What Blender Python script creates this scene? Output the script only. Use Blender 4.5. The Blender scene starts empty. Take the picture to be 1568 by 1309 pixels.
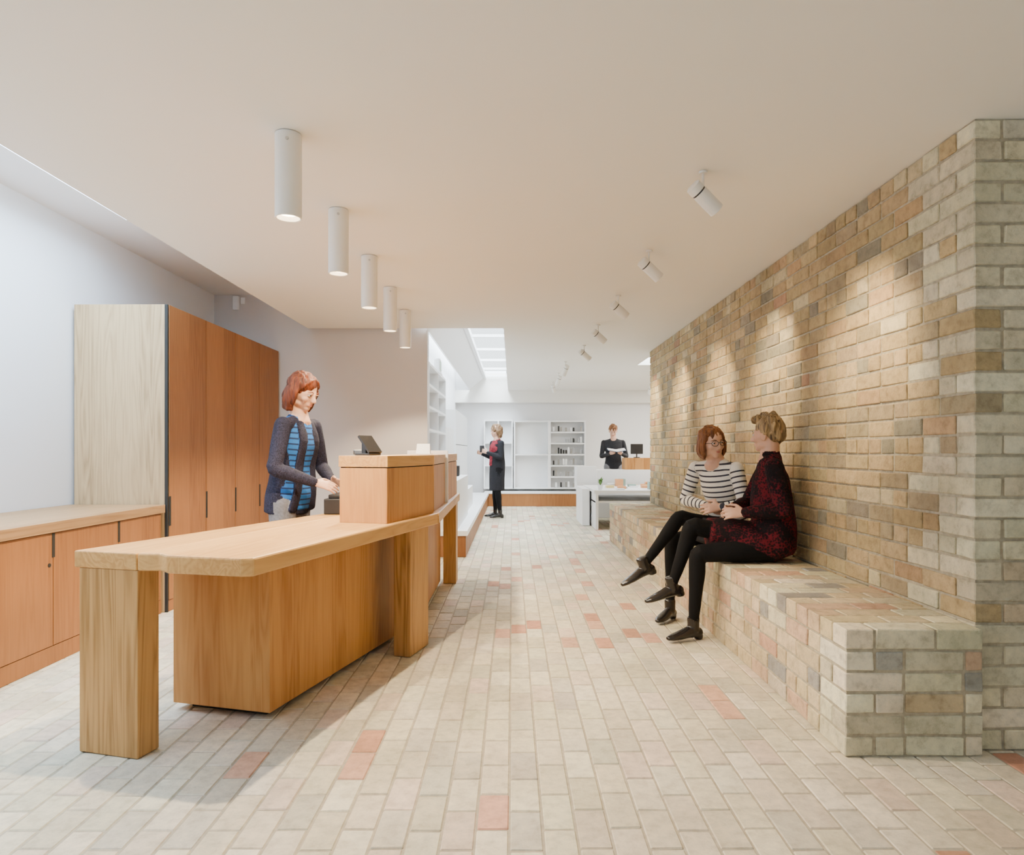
import bpy, math, random
from mathutils import Vector, Matrix, noise
from mathutils.bvhtree import BVHTree
from mathutils.interpolate import poly_3d_calc
random.seed(7)
V=Vector
scene=bpy.context.scene
COL=scene.collection

# ------------------------------------------------------------ materials
def newmat(name):
    m=bpy.data.materials.new(name); m.use_nodes=True
    nt=m.node_tree; b=nt.nodes['Principled BSDF']
    return m,nt,b
def lk(nt,a,b): nt.links.new(a,b)
def nd(nt,t,**k):
    n=nt.nodes.new(t)
    for a,v in k.items(): setattr(n,a,v)
    return n
def math_(nt,op,a,b=None):
    n=nd(nt,'ShaderNodeMath',operation=op)
    for i,x in enumerate((a,b)):
        if x is None: continue
        if isinstance(x,(int,float)): n.inputs[i].default_value=x
        else: lk(nt,x,n.inputs[i])
    return n.outputs[0]
def ramp(nt,src,stops):
    r=nd(nt,'ShaderNodeValToRGB'); e=r.color_ramp.elements
    while len(e)<len(stops): e.new(.5)
    for i,(p,c) in enumerate(stops):
        e[i].position=p; e[i].color=(*c,1)
    lk(nt,src,r.inputs[0]); return r.outputs[0]
def bump(nt,b,h,strength,dist=.01):
    n=nd(nt,'ShaderNodeBump'); n.inputs['Strength'].default_value=strength; n.inputs['Distance'].default_value=dist
    lk(nt,h,n.inputs['Height']); lk(nt,n.outputs[0],b.inputs['Normal'])
def plain(name,col,rough=.5,metal=0,var=.06,scale=8,bmp=0,bscale=80,emit=0,ecol=None):
    m,nt,b=newmat(name)
    tc=nd(nt,'ShaderNodeTexCoord')
    n=nd(nt,'ShaderNodeTexNoise'); n.inputs['Scale'].default_value=scale; n.inputs['Detail'].default_value=4
    lk(nt,tc.outputs['Object'],n.inputs['Vector'])
    c0=tuple(max(0,c*(1-var)) for c in col); c1=tuple(min(1,c*(1+var)) for c in col)
    lk(nt,ramp(nt,n.outputs['Fac'],[(.3,c0),(.7,c1)]),b.inputs['Base Color'])
    b.inputs['Roughness'].default_value=rough; b.inputs['Metallic'].default_value=metal
    if bmp:
        n2=nd(nt,'ShaderNodeTexNoise'); n2.inputs['Scale'].default_value=bscale; n2.inputs['Detail'].default_value=5
        lk(nt,tc.outputs['Object'],n2.inputs['Vector']); bump(nt,b,n2.outputs['Fac'],bmp,.01)
    if emit:
        b.inputs['Emission Color'].default_value=(*(ecol or col),1); b.inputs['Emission Strength'].default_value=emit
    return m
def wood(name,light,dark,axis='Z',board=.14,rough=.5,contrast=1.0):
    m,nt,b=newmat(name)
    tc=nd(nt,'ShaderNodeTexCoord'); sep=nd(nt,'ShaderNodeSeparateXYZ'); lk(nt,tc.outputs['Object'],sep.inputs[0])
    ax={'X':0,'Y':1,'Z':2}[axis]; oth=[i for i in range(3) if i!=ax]
    if axis!='Z': oth=[oth[0]]
    fl=[math_(nt,'FLOOR',math_(nt,'DIVIDE',math_(nt,'ADD',sep.outputs[i],.043),board)) for i in oth]
    cmb=nd(nt,'ShaderNodeCombineXYZ')
    for i,o in enumerate(fl): lk(nt,o,cmb.inputs[i])
    wn=nd(nt,'ShaderNodeTexWhiteNoise',noise_dimensions='3D'); lk(nt,cmb.outputs[0],wn.inputs['Vector'])
    mp=nd(nt,'ShaderNodeMapping'); sc=[11,11,11]; sc[ax]=.7; mp.inputs['Scale'].default_value=sc
    lk(nt,tc.outputs['Object'],mp.inputs['Vector'])
    off=nd(nt,'ShaderNodeVectorMath',operation='MULTIPLY_ADD'); lk(nt,wn.outputs['Color'],off.inputs[0]); off.inputs[1].default_value=(9,9,9); lk(nt,mp.outputs[0],off.inputs[2])
    n1=nd(nt,'ShaderNodeTexNoise'); n1.inputs['Scale'].default_value=.8; n1.inputs['Detail'].default_value=2; n1.inputs['Distortion'].default_value=.4; lk(nt,off.outputs[0],n1.inputs['Vector'])
    rings=math_(nt,'FRACT',math_(nt,'MULTIPLY',n1.outputs['Fac'],11.0))
    rings=math_(nt,'ABSOLUTE',math_(nt,'SUBTRACT',rings,.5))
    n2=nd(nt,'ShaderNodeTexNoise'); n2.inputs['Scale'].default_value=6; n2.inputs['Detail'].default_value=4; lk(nt,off.outputs[0],n2.inputs['Vector'])
    f=math_(nt,'ADD',math_(nt,'MULTIPLY',rings,.55*contrast),math_(nt,'MULTIPLY',n2.outputs['Fac'],.5))
    f=math_(nt,'ADD',f,math_(nt,'MULTIPLY',math_(nt,'SUBTRACT',wn.outputs['Value'],.5),.42))
    mid=tuple((a*.6+c*.4) for a,c in zip(light,dark))
    lk(nt,ramp(nt,f,[(.08,dark),(.36,mid),(.7,light)]),b.inputs['Base Color'])
    b.inputs['Roughness'].default_value=rough; b.inputs['Specular IOR Level'].default_value=.3
    bump(nt,b,n2.outputs['Fac'],.1,.003)
    return m
def brickmat(name,bmp=.5,lo=.66,stain=.75):
    m,nt,b=newmat(name)
    at=nd(nt,'ShaderNodeAttribute',attribute_name='bcol')
    tc=nd(nt,'ShaderNodeTexCoord')
    n=nd(nt,'ShaderNodeTexNoise'); n.inputs['Scale'].default_value=20; n.inputs['Detail'].default_value=8; n.inputs['Roughness'].default_value=.7
    lk(nt,tc.outputs['Object'],n.inputs['Vector'])
    n3=nd(nt,'ShaderNodeTexNoise'); n3.inputs['Scale'].default_value=1.7; n3.inputs['Detail'].default_value=4; lk(nt,tc.outputs['Object'],n3.inputs['Vector'])
    mx=nd(nt,'ShaderNodeMix',data_type='RGBA',blend_type='MULTIPLY'); mx.inputs[0].default_value=1
    lk(nt,at.outputs['Color'],mx.inputs[6])
    lk(nt,ramp(nt,n.outputs['Fac'],[(.28,(lo,lo*.97,lo*.93)),(.5,(1,1,1)),(.75,(1.25,1.22,1.16))]),mx.inputs[7])
    m2=nd(nt,'ShaderNodeMix',data_type='RGBA',blend_type='MULTIPLY'); m2.inputs[0].default_value=1
    lk(nt,mx.outputs[2],m2.inputs[6]); lk(nt,ramp(nt,n3.outputs['Fac'],[(.35,(stain,stain,stain*.98)),(.6,(1.05,1.05,1.05))]),m2.inputs[7])
    lk(nt,m2.outputs[2],b.inputs['Base Color']); b.inputs['Roughness'].default_value=.9
    n2=nd(nt,'ShaderNodeTexNoise'); n2.inputs['Scale'].default_value=90; n2.inputs['Detail'].default_value=6
    lk(nt,tc.outputs['Object'],n2.inputs['Vector']); 
    h=math_(nt,'ADD',n.outputs['Fac'],math_(nt,'MULTIPLY',n2.outputs['Fac'],.6))
    bump(nt,b,h,bmp,.008)
    return m

M_ceil=plain('ceiling_paint',(.87,.85,.805),.9,var=.01,scale=1)
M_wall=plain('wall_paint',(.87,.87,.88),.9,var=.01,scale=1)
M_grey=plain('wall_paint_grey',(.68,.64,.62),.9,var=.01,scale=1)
M_white=plain('white_lacquer',(.90,.91,.92),.4,var=.01)
M_mortar=plain('mortar',(.40,.355,.26),.95,var=.2,scale=40,bmp=.4)
M_fmort=plain('floor_mortar',(.40,.35,.265),.95,var=.12,scale=40)
M_brick=brickmat('wall_brick',.8,.62,.70)
M_fbrick=brickmat('floor_brick',.3,.74,.86)
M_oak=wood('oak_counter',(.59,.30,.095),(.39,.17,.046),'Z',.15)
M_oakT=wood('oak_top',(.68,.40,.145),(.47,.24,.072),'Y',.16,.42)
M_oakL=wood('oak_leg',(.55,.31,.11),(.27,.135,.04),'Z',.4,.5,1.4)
M_door=wood('oak_door',(.36,.155,.052),(.235,.093,.03),'Z',.32)
M_pale=wood('pale_oak_panel',(.58,.40,.21),(.30,.19,.09),'Z',.17,.5,1.4)
M_dark=plain('dark_gap',(.02,.018,.015),.8)
M_black=plain('black_plastic',(.018,.018,.02),.35)
M_metalw=plain('white_metal',(.82,.80,.75),.35,var=.01)
M_lens=plain('lamp_lens',(1,.8,.55),.3,emit=22,ecol=(1,.80,.55))
M_glass=plain('grey_plastic',(.35,.36,.38),.4)
M_steel=plain('steel',(.5,.5,.5),.3,1)

# ------------------------------------------------------------ helpers
def empty(name,loc=(0,0,0),rz=0):
    e=bpy.data.objects.new(name,None); COL.objects.link(e); e.location=loc; e.rotation_euler=(0,0,rz); e.empty_display_size=.1; return e
def mkobj(name,verts,faces,mats,parent=None,smooth=False,fm=None,bev=0,loc=(0,0,0),rot=(0,0,0)):
    me=bpy.data.meshes.new(name); me.from_pydata([tuple(v) for v in verts],[],faces)
    if not isinstance(mats,(list,tuple)): mats=[mats]
    for m in mats: me.materials.append(m)
    if fm: me.polygons.foreach_set('material_index',fm)
    if smooth: me.polygons.foreach_set('use_smooth',[True]*len(me.polygons))
    me.update()
    o=bpy.data.objects.new(name,me); COL.objects.link(o); o.location=loc; o.rotation_euler=rot
    if parent: o.parent=parent
    if bev:
        b=o.modifiers.new('b','BEVEL'); b.width=bev; b.segments=2; b.limit_method='ANGLE'
    return o
BF=[(0,3,2,1),(4,5,6,7),(0,1,5,4),(1,2,6,5),(2,3,7,6),(3,0,4,7)]
def bverts(x0,x1,y0,y1,z0,z1):
    return [(x0,y0,z0),(x1,y0,z0),(x1,y1,z0),(x0,y1,z0),(x0,y0,z1),(x1,y0,z1),(x1,y1,z1),(x0,y1,z1)]
def box(name,x0,x1,y0,y1,z0,z1,m,parent=None,bev=.003):
    return mkobj(name,bverts(x0,x1,y0,y1,z0,z1),BF,m,parent,bev=bev)
def boxes(name,lst,mats,parent=None,bev=0):
    v=[];f=[];fm=[]
    for b in lst:
        n=len(v); v+=bverts(*b[:6]); f+=[tuple(i+n for i in q) for q in BF]; fm+=[b[6] if len(b)>6 else 0]*6
    return mkobj(name,v,f,mats,parent,fm=fm,bev=bev)
def prism(name,poly,z0,z1,m,parent=None,bev=.005):
    n=len(poly); a=sum(poly[i][0]*poly[(i+1)%n][1]-poly[(i+1)%n][0]*poly[i][1] for i in range(n))
    if a<0: poly=poly[::-1]
    v=[(x,y,z0) for x,y in poly]+[(x,y,z1) for x,y in poly]
    f=[tuple(range(n))[::-1],tuple(range(n,2*n))]+[(i,(i+1)%n,(i+1)%n+n,i+n) for i in range(n)]
    return mkobj(name,v,f,m,parent,bev=bev)
def lathe(name,prof,m,parent=None,loc=(0,0,0),rot=(0,0,0),n=28,smooth=True):
    v=[];f=[]
    for r,z in prof:
        for i in range(n):
            a=2*math.pi*i/n; v.append((r*math.cos(a),r*math.sin(a),z))
    for k in range(len(prof)-1):
        for i in range(n):
            j=(i+1)%n; f.append((k*n+i,k*n+j,(k+1)*n+j,(k+1)*n+i))
    f.append(tuple(range(n))[::-1]); f.append(tuple(range((len(prof)-1)*n,len(prof)*n)))
    o=mkobj(name,v,f,m,parent,loc=loc,rot=rot,smooth=smooth)
    e=o.modifiers.new('e','EDGE_SPLIT'); e.split_angle=.6
    return o

# ------------------------------------------------------------ bricks
TV=[];TI={}
for ax in range(3):
    for sx in (-1,1):
        for sy in (-1,1):
            for sz in (-1,1):
                TI[(sx,sy,sz,ax)]=len(TV); TV.append((sx,sy,sz,ax))
def tpos(t,h=1,c=.2): return V([t[i]*(h if i==t[3] else h-c) for i in range(3)])
TF=[]
for k in range(3):
    l,m_=[i for i in range(3) if i!=k]
    for s in (-1,1):
        q=[]
        for a,b in ((-1,-1),(1,-1),(1,1),(-1,1)):
            t=[0,0,0]; t[k]=s;t[l]=a;t[m_]=b; q.append(TI[(*t,k)])
        TF.append((q,(k,s)))
for k,l in ((0,1),(0,2),(1,2)):
    m_=3-k-l
    for s in (-1,1):
        for u in (-1,1):
            q=[]
            for mm,ax in ((-1,k),(1,k),(1,l),(-1,l)):
                t=[0,0,0];t[k]=s;t[l]=u;t[m_]=mm; q.append(TI[(*t,ax)])
            TF.append((q,None))
for sx in (-1,1):
    for sy in (-1,1):
        for sz in (-1,1): TF.append(([TI[(sx,sy,sz,a)] for a in range(3)],None))
TF2=[]
for q,tag in TF:
    p=[tpos(TV[i]) for i in q]; nn=(p[1]-p[0]).cross(p[2]-p[1]); c=sum(p,V())/len(p)
    TF2.append(q if nn.dot(c)>0 else q[::-1])
class Bricks:
    def __init__(s): s.v=[];s.f=[];s.c=[];s.m=[]
    def add(s,x0,x1,y0,y1,z0,z1,col,ch=.004,jit=.0015,off=(0,0,0)):
        c=((x0+x1)/2+off[0],(y0+y1)/2+off[1],(z0+z1)/2+off[2]); h=((x1-x0)/2,(y1-y0)/2,(z1-z0)/2)
        n=len(s.v); J={}
        for t in TV:
            k=t[:3]
            if k not in J: J[k]=[random.uniform(-jit,jit) for _ in range(3)]
            s.v.append(tuple(c[i]+t[i]*(h[i] if i==t[3] else h[i]-ch)+J[k][i] for i in range(3)))
            s.c+=[*col,1]
        for q in TF2: s.f.append(tuple(i+n for i in q)); s.m.append(0)
    def core(s,*b):
        n=len(s.v); s.v+=bverts(*b); s.c+=[.4,.36,.3,1]*8
        for q in BF: s.f.append(tuple(i+n for i in q)); s.m.append(1)
    def build(s,name,mats):
        o=mkobj(name,s.v,s.f,mats,fm=s.m)
        a=o.data.attributes.new('bcol','FLOAT_COLOR','POINT'); a.data.foreach_set('color',s.c); return o
def jitc(c,j=.06):
    k=1+random.uniform(-j*1.6,j*1.6)
    return tuple(max(.01,x*k*(1+random.uniform(-j*.4,j*.4))) for x in c)
def pick(pal):
    r=random.random()*sum(p[0] for p in pal)
    for w,c in pal:
        r-=w
        if r<=0: return jitc(c)
    return jitc(pal[-1][1])
PW=[(6,(.45,.34,.18)),(4,(.51,.39,.215)),(1.4,(.46,.315,.17)),(2.4,(.37,.295,.18)),(1.6,(.29,.26,.19)),(1.5,(.58,.49,.31)),(.3,(.40,.235,.145))]
PE=[(5,(.66,.61,.43)),(3,(.61,.56,.39)),(2,(.71,.66,.49)),(1.4,(.55,.51,.37)),(.8,(.60,.49,.33)),(.12,(.40,.40,.36))]  # cream stock for the near end, paled further with daylight in the colour
PB=[(4,(.55,.44,.275)),(3,(.60,.49,.32)),(1.8,(.55,.39,.26)),(.8,(.50,.31,.205)),(.9,(.30,.285,.26)),(1.7,(.62,.55,.40))]
PF=[(6,(.64,.575,.43)),(5,(.59,.53,.40)),(3,(.67,.615,.48)),(1.7,(.63,.52,.41)),(1.5,(.53,.49,.39)),(.45,(.59,.35,.245)),(.2,(.50,.26,.17))]

CH=2.53   # ceiling height
XW,YW,YE=1.85,2.73,9.15
XB=1.305
# --- wall_right
W=Bricks(); ch=CH/30; L=.235; D=.11; J=.011
W.core(XW+.007,4.6,YW+.007,YE-.007,0,CH)
for r in range(30):
    z0=r*ch+J/2; z1=(r+1)*ch-J/2
    hdr=(r%5==4)
    y=YW
    if r%2==0: xs=XW+D+J
    else: xs=XW; y=YW+D+J
    step=(L/2 if hdr else L)
    while y<YE-.02:
        l=step-J
        if not hdr and random.random()<.12: l=L/2-J
        y1=min(y+l,YE)
        t=(y-YW)/1.2
        W.add(XW,XW+D,y,y1,z0+random.uniform(-.001,.001),z1+random.uniform(-.001,.001),pick(PE if (t<.25 and random.random()<.5) else PW),jit=.002,off=(random.uniform(-.004,.003),0,0))
        y=y1+J
    x=xs
    while x<4.6:
        l=(L/2 if (hdr and x<2.6) else L)-J
        W.add(x,min(x+l,4.6),YW,YW+D,z0,z1,pick(PE),jit=.002,off=(0,random.uniform(-.003,.003),0)); x+=l+J
    x=XW+D+J
    while x<4.6:
        W.add(x,min(x+L-J,4.6),YE-D,YE,z0,z1,pick(PW)); x+=L
W.build('wall_right',[M_brick,M_mortar])
# --- bench
B=Bricks(); SZ=.5; nb=6; bh=SZ/nb; YB=2.67
B.core(XB+.007,XW-.006,YB+.007,YE-.02,0,SZ-.004)
for r in range(nb):
    z0=r*bh+J/2; z1=(r+1)*bh-J/2
    top=(r==nb-1)
    if not top:
        y=YB if r%2==0 else YB+D+J
        while y<YE-.05:
            l=L-J
            if random.random()<.25: l=L/2-J
            y1=min(y+l,YE-.02); B.add(XB,XB+D,y,y1,z0,z1,pick(PE if y<YB+.2 else PB),jit=.002,off=(random.uniform(-.003,.002),0,0)); y=y1+J
        x=XB+(0 if r%2 else D+J)
        while x<XW-.03:
            l=L-J
            if r%2==0 and x<XB+.2: l=L/2-J
            x1=min(x+l,XW-.008); B.add(x,x1,YB,YB+D,z0,z1,pick(PE if random.random()<.75 else PB),jit=.002,off=(0,random.uniform(-.002,.002),0)); x=x1+J
    else:
        y=YB; row=0
        while y<YE-.05:   # top course pavers
            st=[XB,XB+.24,XB+.42,XW-.008] if row%2 else [XB,XB+.12,XB+.36,XW-.008]
            w=.107
            for i in range(3):
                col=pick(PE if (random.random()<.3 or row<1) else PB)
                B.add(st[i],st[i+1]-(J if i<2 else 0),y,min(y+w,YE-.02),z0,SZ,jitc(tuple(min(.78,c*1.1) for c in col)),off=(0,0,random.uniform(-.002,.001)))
            y+=w+J; row+=1
B.build('brick_bench',[M_brick,M_mortar])
# --- floor
F=Bricks(); F.core(-3.4,6,-1.5,15.4,-.1,-.004)
pw,pl=.106,.222; nx=int((6+3.4)/pw)
for i in range(nx):
    x=-3.4+i*pw; y=-1.5-(i%2)*pl/2
    y-=random.uniform(-.01,.01)
    while y<15.3:
        F.add(x+.003,x+pw-.003,max(y+.003,-1.5),min(y+pl-.004,15.38),-.03,0,pick(PF),ch=.004,jit=.001,off=(0,0,random.uniform(-.0012,.0002))); y+=pl
F.build('floor',[M_fbrick,M_fmort])

# ------------------------------------------------------------ shell
XL=-3.27; YBK=7.5; YFAR=15.3
def cells(name,xs,ys,z0,z1,holes,m):
    lst=[]
    for i in range(len(xs)-1):
        for j in range(len(ys)-1):
            cx=(xs[i]+xs[i+1])/2; cy=(ys[j]+ys[j+1])/2
            if any(a<cx<b and c<cy<d for a,b,c,d in holes): continue
            lst.append((xs[i],xs[i+1],ys[j],ys[j+1],z0,z1))
    return boxes(name,lst,m)
cells('ceiling',[-2.22,-.93,-.09,1.95,2.7,6],[-1.5,7.42,9.75,10.6,15.0,15.4],CH,2.90,[(-.93,-.09,7.42,15.0),(1.95,2.7,9.75,10.6),(-2.22,-.93,7.55,15.4)],M_ceil)
box('trim_ceiling_bulkhead',-1.3,6,15.0,15.3,2.26,CH,M_ceil,bev=0)
cells('roof_slot_soffit',[-3.4,-2.86,-2.22],[-1.5,5.06,7.6],2.91,3.0,[(-2.86,-2.22,-1.5,5.06)],M_wall)
box('wall_left',XL-.15,XL,-1.5,YBK+.1,0,2.95,M_wall,bev=0)
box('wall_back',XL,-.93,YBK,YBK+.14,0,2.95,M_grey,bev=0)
box('wall_corridor',-1.4,-1.25,YBK+.14,YFAR,0,2.95,M_wall,bev=0)
box('wall_far',-1.4,6,YFAR,YFAR+.15,0,2.95,M_wall,bev=0)
box('wall_far_right',6,6.1,9.2,YFAR,0,2.95,M_wall,bev=0)
# skylight over corridor
sk=empty('window_skylight')
lst=[(-.97,-.93,7.42,15.0,2.9,3.1),(-.13,-.09,7.42,15.0,2.9,3.0),(-.97,-.09,15.0,15.05,2.9,2.95),(-.97,-.09,7.38,7.42,2.9,3.1),(-.62,-.57,7.42,15,2.78,2.86)]
y=8.4
while y<15: lst.append((-.93,-.09,y-.025,y+.025,2.81,2.85)); y+=1.3
boxes('frame',lst,M_white,sk)
mkobj('lining',[(-.93,7.42,2.53),(-.93,15,2.53),(-.6,15,2.82),(-.6,7.42,2.82)],[(0,1,2,3)],M_wall,sk)
s2=empty('window_skylight_small'); boxes('frame',[(1.95,2.7,9.75,9.8,2.9,2.98),(1.95,2.7,10.55,10.6,2.9,2.98),(2.3,2.34,9.75,10.6,2.9,2.98)],M_white,s2)
s3=empty('window_rooflight'); boxes('frame',[(-2.88,-2.84,-1.5,5.06,2.99,3.1),(-2.24,-2.2,-1.5,5.06,2.99,3.1)]+[(-2.86,-2.22,yy,yy+.04,3.0,3.08) for yy in (1,2.3,3.6,5.02)],M_white,s3)

# ------------------------------------------------------------ counter (near)
ct=empty('reception_counter',(-.96,2.51,0),-math.radians(15))
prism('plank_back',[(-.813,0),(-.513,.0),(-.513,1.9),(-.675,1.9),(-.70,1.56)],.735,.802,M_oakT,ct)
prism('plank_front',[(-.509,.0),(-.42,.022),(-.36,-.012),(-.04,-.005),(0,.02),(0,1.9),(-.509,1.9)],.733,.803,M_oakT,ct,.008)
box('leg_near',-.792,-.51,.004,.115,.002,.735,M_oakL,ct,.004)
box('leg_side',-.12,-.015,1.49,1.77,.002,.733,M_oakL,ct,.004)
box('cabinet',-.755,-.244,.47,1.85,.035,.733,M_oak,ct,.002)
box('plinth',-.70,-.30,.53,1.8,.002,.035,M_dark,ct,0)
box('till_box',-.321,-.034,1.223,1.903,.803,1.104,M_oak,ct,.002)
box('till_box_gap',-.316,-.039,1.228,1.898,1.104,1.11,M_dark,ct,0)
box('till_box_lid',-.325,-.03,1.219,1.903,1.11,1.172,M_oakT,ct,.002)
# far part of counter
c2=empty('service_counter')
prism('top',[(-.466,4.36),(-.49,6.4),(-1.2,6.4),(-1.2,4.56),(-1.12,4.54)],.734,.802,M_oakT,c2)
box('leg',-.62,-.505,6.15,6.35,.002,.734,M_oakL,c2)
box('cabinet',-1.15,-.64,4.75,6.1,.035,.734,M_oak,c2)
box('plinth',-1.1,-.7,4.8,6.05,.002,.035,M_dark,c2,0)
for i,(a,b) in enumerate(((4.46,5.2),(5.26,6.3))):
    box('till_box_%d'%i,-.8,-.51,a,b,.802,1.104,M_oak,c2,.002); box('lid_%d'%i,-.803,-.507,a-.003,b+.003,1.11,1.172,M_oakT,c2,.002); box('gap_%d'%i,-.795,-.515,a+.005,b-.005,1.104,1.11,M_dark,c2,0)
box('acrylic_divider',-.80,-.49,5.215,5.245,.802,1.2,M_white,c2,.001)

# till & devices
t=empty('cash_till'); box('drawer',-1.17,-.97,4.24,4.6,.804,.90,M_black,t,.006); box('keys',-1.15,-1.0,4.27,4.54,.90,.925,M_black,t,.006)
box('drawer_face',-1.172,-1.17,4.26,4.58,.815,.885,M_glass,t,0)
t=empty('receipt_printer'); box('body',-1.10,-.98,4.75,4.9,.804,1.17,M_glass,t,.012); box('lid',-1.105,-.975,4.745,4.905,1.17,1.21,M_steel,t,.01)
t=empty('tablet_stand',(-.83,3.98,1.173),math.radians(60))
mkobj('screen',[(-.07,-.06,.02),(.04,-.06,.02),(.04,.02,.115),(-.07,.02,.115),(-.07,-.052,.012),(.04,-.052,.012),(.04,.03,.107),(-.07,.03,.107)],[(0,1,2,3),(7,6,5,4),(0,4,5,1),(1,5,6,2),(2,6,7,3),(3,7,4,0)],M_black,t)
mkobj('foot',bverts(-.07,.03,-.06,.05,0,.012),BF,M_black,t,bev=.003); mkobj('neck',bverts(-.035,-.005,.0,.03,.01,.07),BF,M_black,t)
t=empty('leaflet_holder',(-.62,4.75,1.173)); 
mkobj('leaflet',[(-.05,0,.0),(.05,0,.0),(.045,.03,.075),(-.045,.03,.075),(-.05,.06,0),(.05,.06,0)],[(0,1,2,3),(5,4,3,2)],M_white,t); boxes('tray',[(-.06,.06,-.01,.07,0,.006)],M_white,t)

# ------------------------------------------------------------ left cabinets
bc=empty('base_cabinet')
box('carcass',XL+.025,-2.60,-1.0,5.03,.10,.735,M_door,bc,0)
box('kick',XL+.025,-2.585,-1.0,5.03,.002,.10,M_door,bc,0)
box('worktop',XL+.005,-2.56,-1.0,5.04,.742,.802,wood('oak_worktop',(.46,.275,.13),(.27,.145,.06),'Y',.2),bc,.003)
y=5.12-.64; k=0
while y>-1.0:
    box('door_%d'%k,-2.60,-2.58,y+.003,y+.637-(.10 if k==0 else 0),.105,.737,M_door,bc,.002)
    box('handle_%d'%k,-2.582,-2.578,y-.012,y+.012,.60,.735,M_dark,bc,0)
    lathe('lock_%d'%k,[(.011,0),(.011,.004)],M_dark,bc,loc=(-2.58,y-.035,.56),rot=(0,math.pi/2,0),n=12)
    y-=.64;k+=1
tc_=empty('tall_cupboard')
box('side_panel',XL+.025,-2.575,5.06,5.085,.0,2.285,M_pale,tc_,.002)
box('carcass',XL+.025,-2.575,5.085,7.46,.002,2.27,M_door,tc_,0)
box('end_edge',-2.575,-2.553,5.06,5.075,.002,2.285,M_dark,tc_,0)
ys=[5.078,5.69,6.29,6.89,7.46]
for i in range(4):
    box('door_%d'%i,-2.573,-2.55,ys[i]+.003,ys[i+1]-.003,.09,2.285,M_door,tc_,.002)
    box('handle_%d'%i,-2.552,-2.547,ys[i]-.0,ys[i]+.024,.64,.86,M_dark,tc_,0)
box('kick',-2.573,-2.56,5.09,7.46,.002,.085,M_door,tc_,0)
# alarm sensor
t=empty('alarm_sensor',(-3.02,YBK-.002,2.83)); boxes('body',[(-.03,.03,-.05,0,-.09,.06)],M_white,t,.006); boxes('plate',[(.045,.09,-.015,0,-.02,.05)],M_white,t,.003)
t=empty('emergency_light',(-.98,9.0,2.205)); boxes('body',[(-.04,.04,-.1,.1,.02,.2)],M_white,t,.01); boxes('face',[(.04,.043,-.08,.08,.05,.17)],plain('pale_green',(.45,.65,.5),.4),t); boxes('base',[(-.05,.05,-.12,.12,0,.02)],M_white,t)

# ------------------------------------------------------------ lamps
def spot(name,loc,target,energy,angle,blend=.6,col=(1,.78,.52),size=.03,parent=None):
    l=bpy.data.lights.new(name,'SPOT'); l.energy=energy; l.spot_size=math.radians(angle); l.spot_blend=blend; l.color=col; l.shadow_soft_size=size
    o=bpy.data.objects.new(name,l); COL.objects.link(o); o.location=loc
    o.rotation_euler=(V(target)-V(loc)).to_track_quat('-Z','Y').to_euler()
    return o
for i in range(5):
    x=-.94-.018*i; y=2.87+.9*i
    p=empty('pendant_downlight' if i==0 else 'pendant_downlight.%03d'%i,(x,y,0))
    lathe('body',[(.0,CH-.003),(.054,CH-.003),(.055,CH-.006),(.055,2.178),(.052,2.175),(.047,2.178),(.044,2.20),(.04,2.205)],M_metalw,p)
    lathe('lens',[(.036,2.196),(.036,2.2)],M_lens,p)
    lathe('screw',[(.007,0),(.007,.004)],M_steel,p,loc=(.012,-.054,CH-.04),rot=(math.pi/2,0,0),n=10)
    spot('downlight_lamp',(x,y,2.17),(x+.12,y-.03,0),270 if i==0 else 130,128,.35,col=(1,.80,.54),size=.02)
def track(i,x,y,tx,ty,tz,en,ang):
    p=empty('ceiling_spotlight' if i==0 else 'ceiling_spotlight.%03d'%i)
    lathe('mount',[(.02,CH-.012),(.022,CH-.002)],M_metalw,p,loc=(x,y,0),n=16)
    lathe('stem',[(.006,CH-.10),(.006,CH-.01)],M_metalw,p,loc=(x,y,0),n=10)
    c=V((x,y,CH-.12)); d=(V((tx,ty,tz))-c).normalized(); q=d.to_track_quat('Z','Y').to_euler()
    lathe('body',[(.030,-.075),(.037,-.07),(.037,-.035),(.034,-.033),(.034,-.028),(.037,-.026),(.037,.095),(.032,.097),(.030,.085)],M_metalw,p,loc=c,rot=q,n=22)
    lathe('rear_ring',[(.0355,-.034),(.0355,-.027)],M_black,p,loc=c,rot=q,n=22)
    lathe('lens',[(.028,.084),(.028,.086)],M_lens,p,loc=c,rot=q,n=16)
    if en: spot('track_lamp',c+d*.11,(tx,ty,tz),en,ang,1.0,col=(1,.77,.46))
ys=[3.25,4.53,5.84,7.2,8.6]
for i,y in enumerate(ys):
    track(i,.91,y,XW,y+.3,1.65,165,60)
track(5,.8,10.2,.3,11.2,1,0,0); track(6,.8,11.7,.3,12.5,1,0,0); track(7,.8,13.2,1.2,14.5,1,0,0); track(8,2.75,12.5,2.6,14,1,0,0); track(9,2.75,13.6,2.6,14.6,1,0,0)
def area(name,loc,rot,sx,sy,en,col):
    l=bpy.data.lights.new(name,'AREA'); l.shape='RECTANGLE'; l.size=sx; l.size_y=sy; l.energy=en; l.color=col
    o=bpy.data.objects.new(name,l); COL.objects.link(o); o.location=loc; o.rotation_euler=rot; return o
area('rooflight_daylight',(-2.50,1.8,3.2),(0,math.radians(28),0),.55,6.2,440,(.56,.77,1))
area('skylight_daylight',(-.4,11.2,3.6),(0,0,0),.8,7.2,700,(.82,.92,1))
area('skylight_small_daylight',(2.32,10.2,3.1),(0,0,0),.7,.8,80,(.85,.93,1))
area('shop_fill_light',(3.6,12.4,2.5),(0,0,0),1.5,3,190,(1,.95,.88))  # unseen fill light added to brighten the far shop, no fitting
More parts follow.
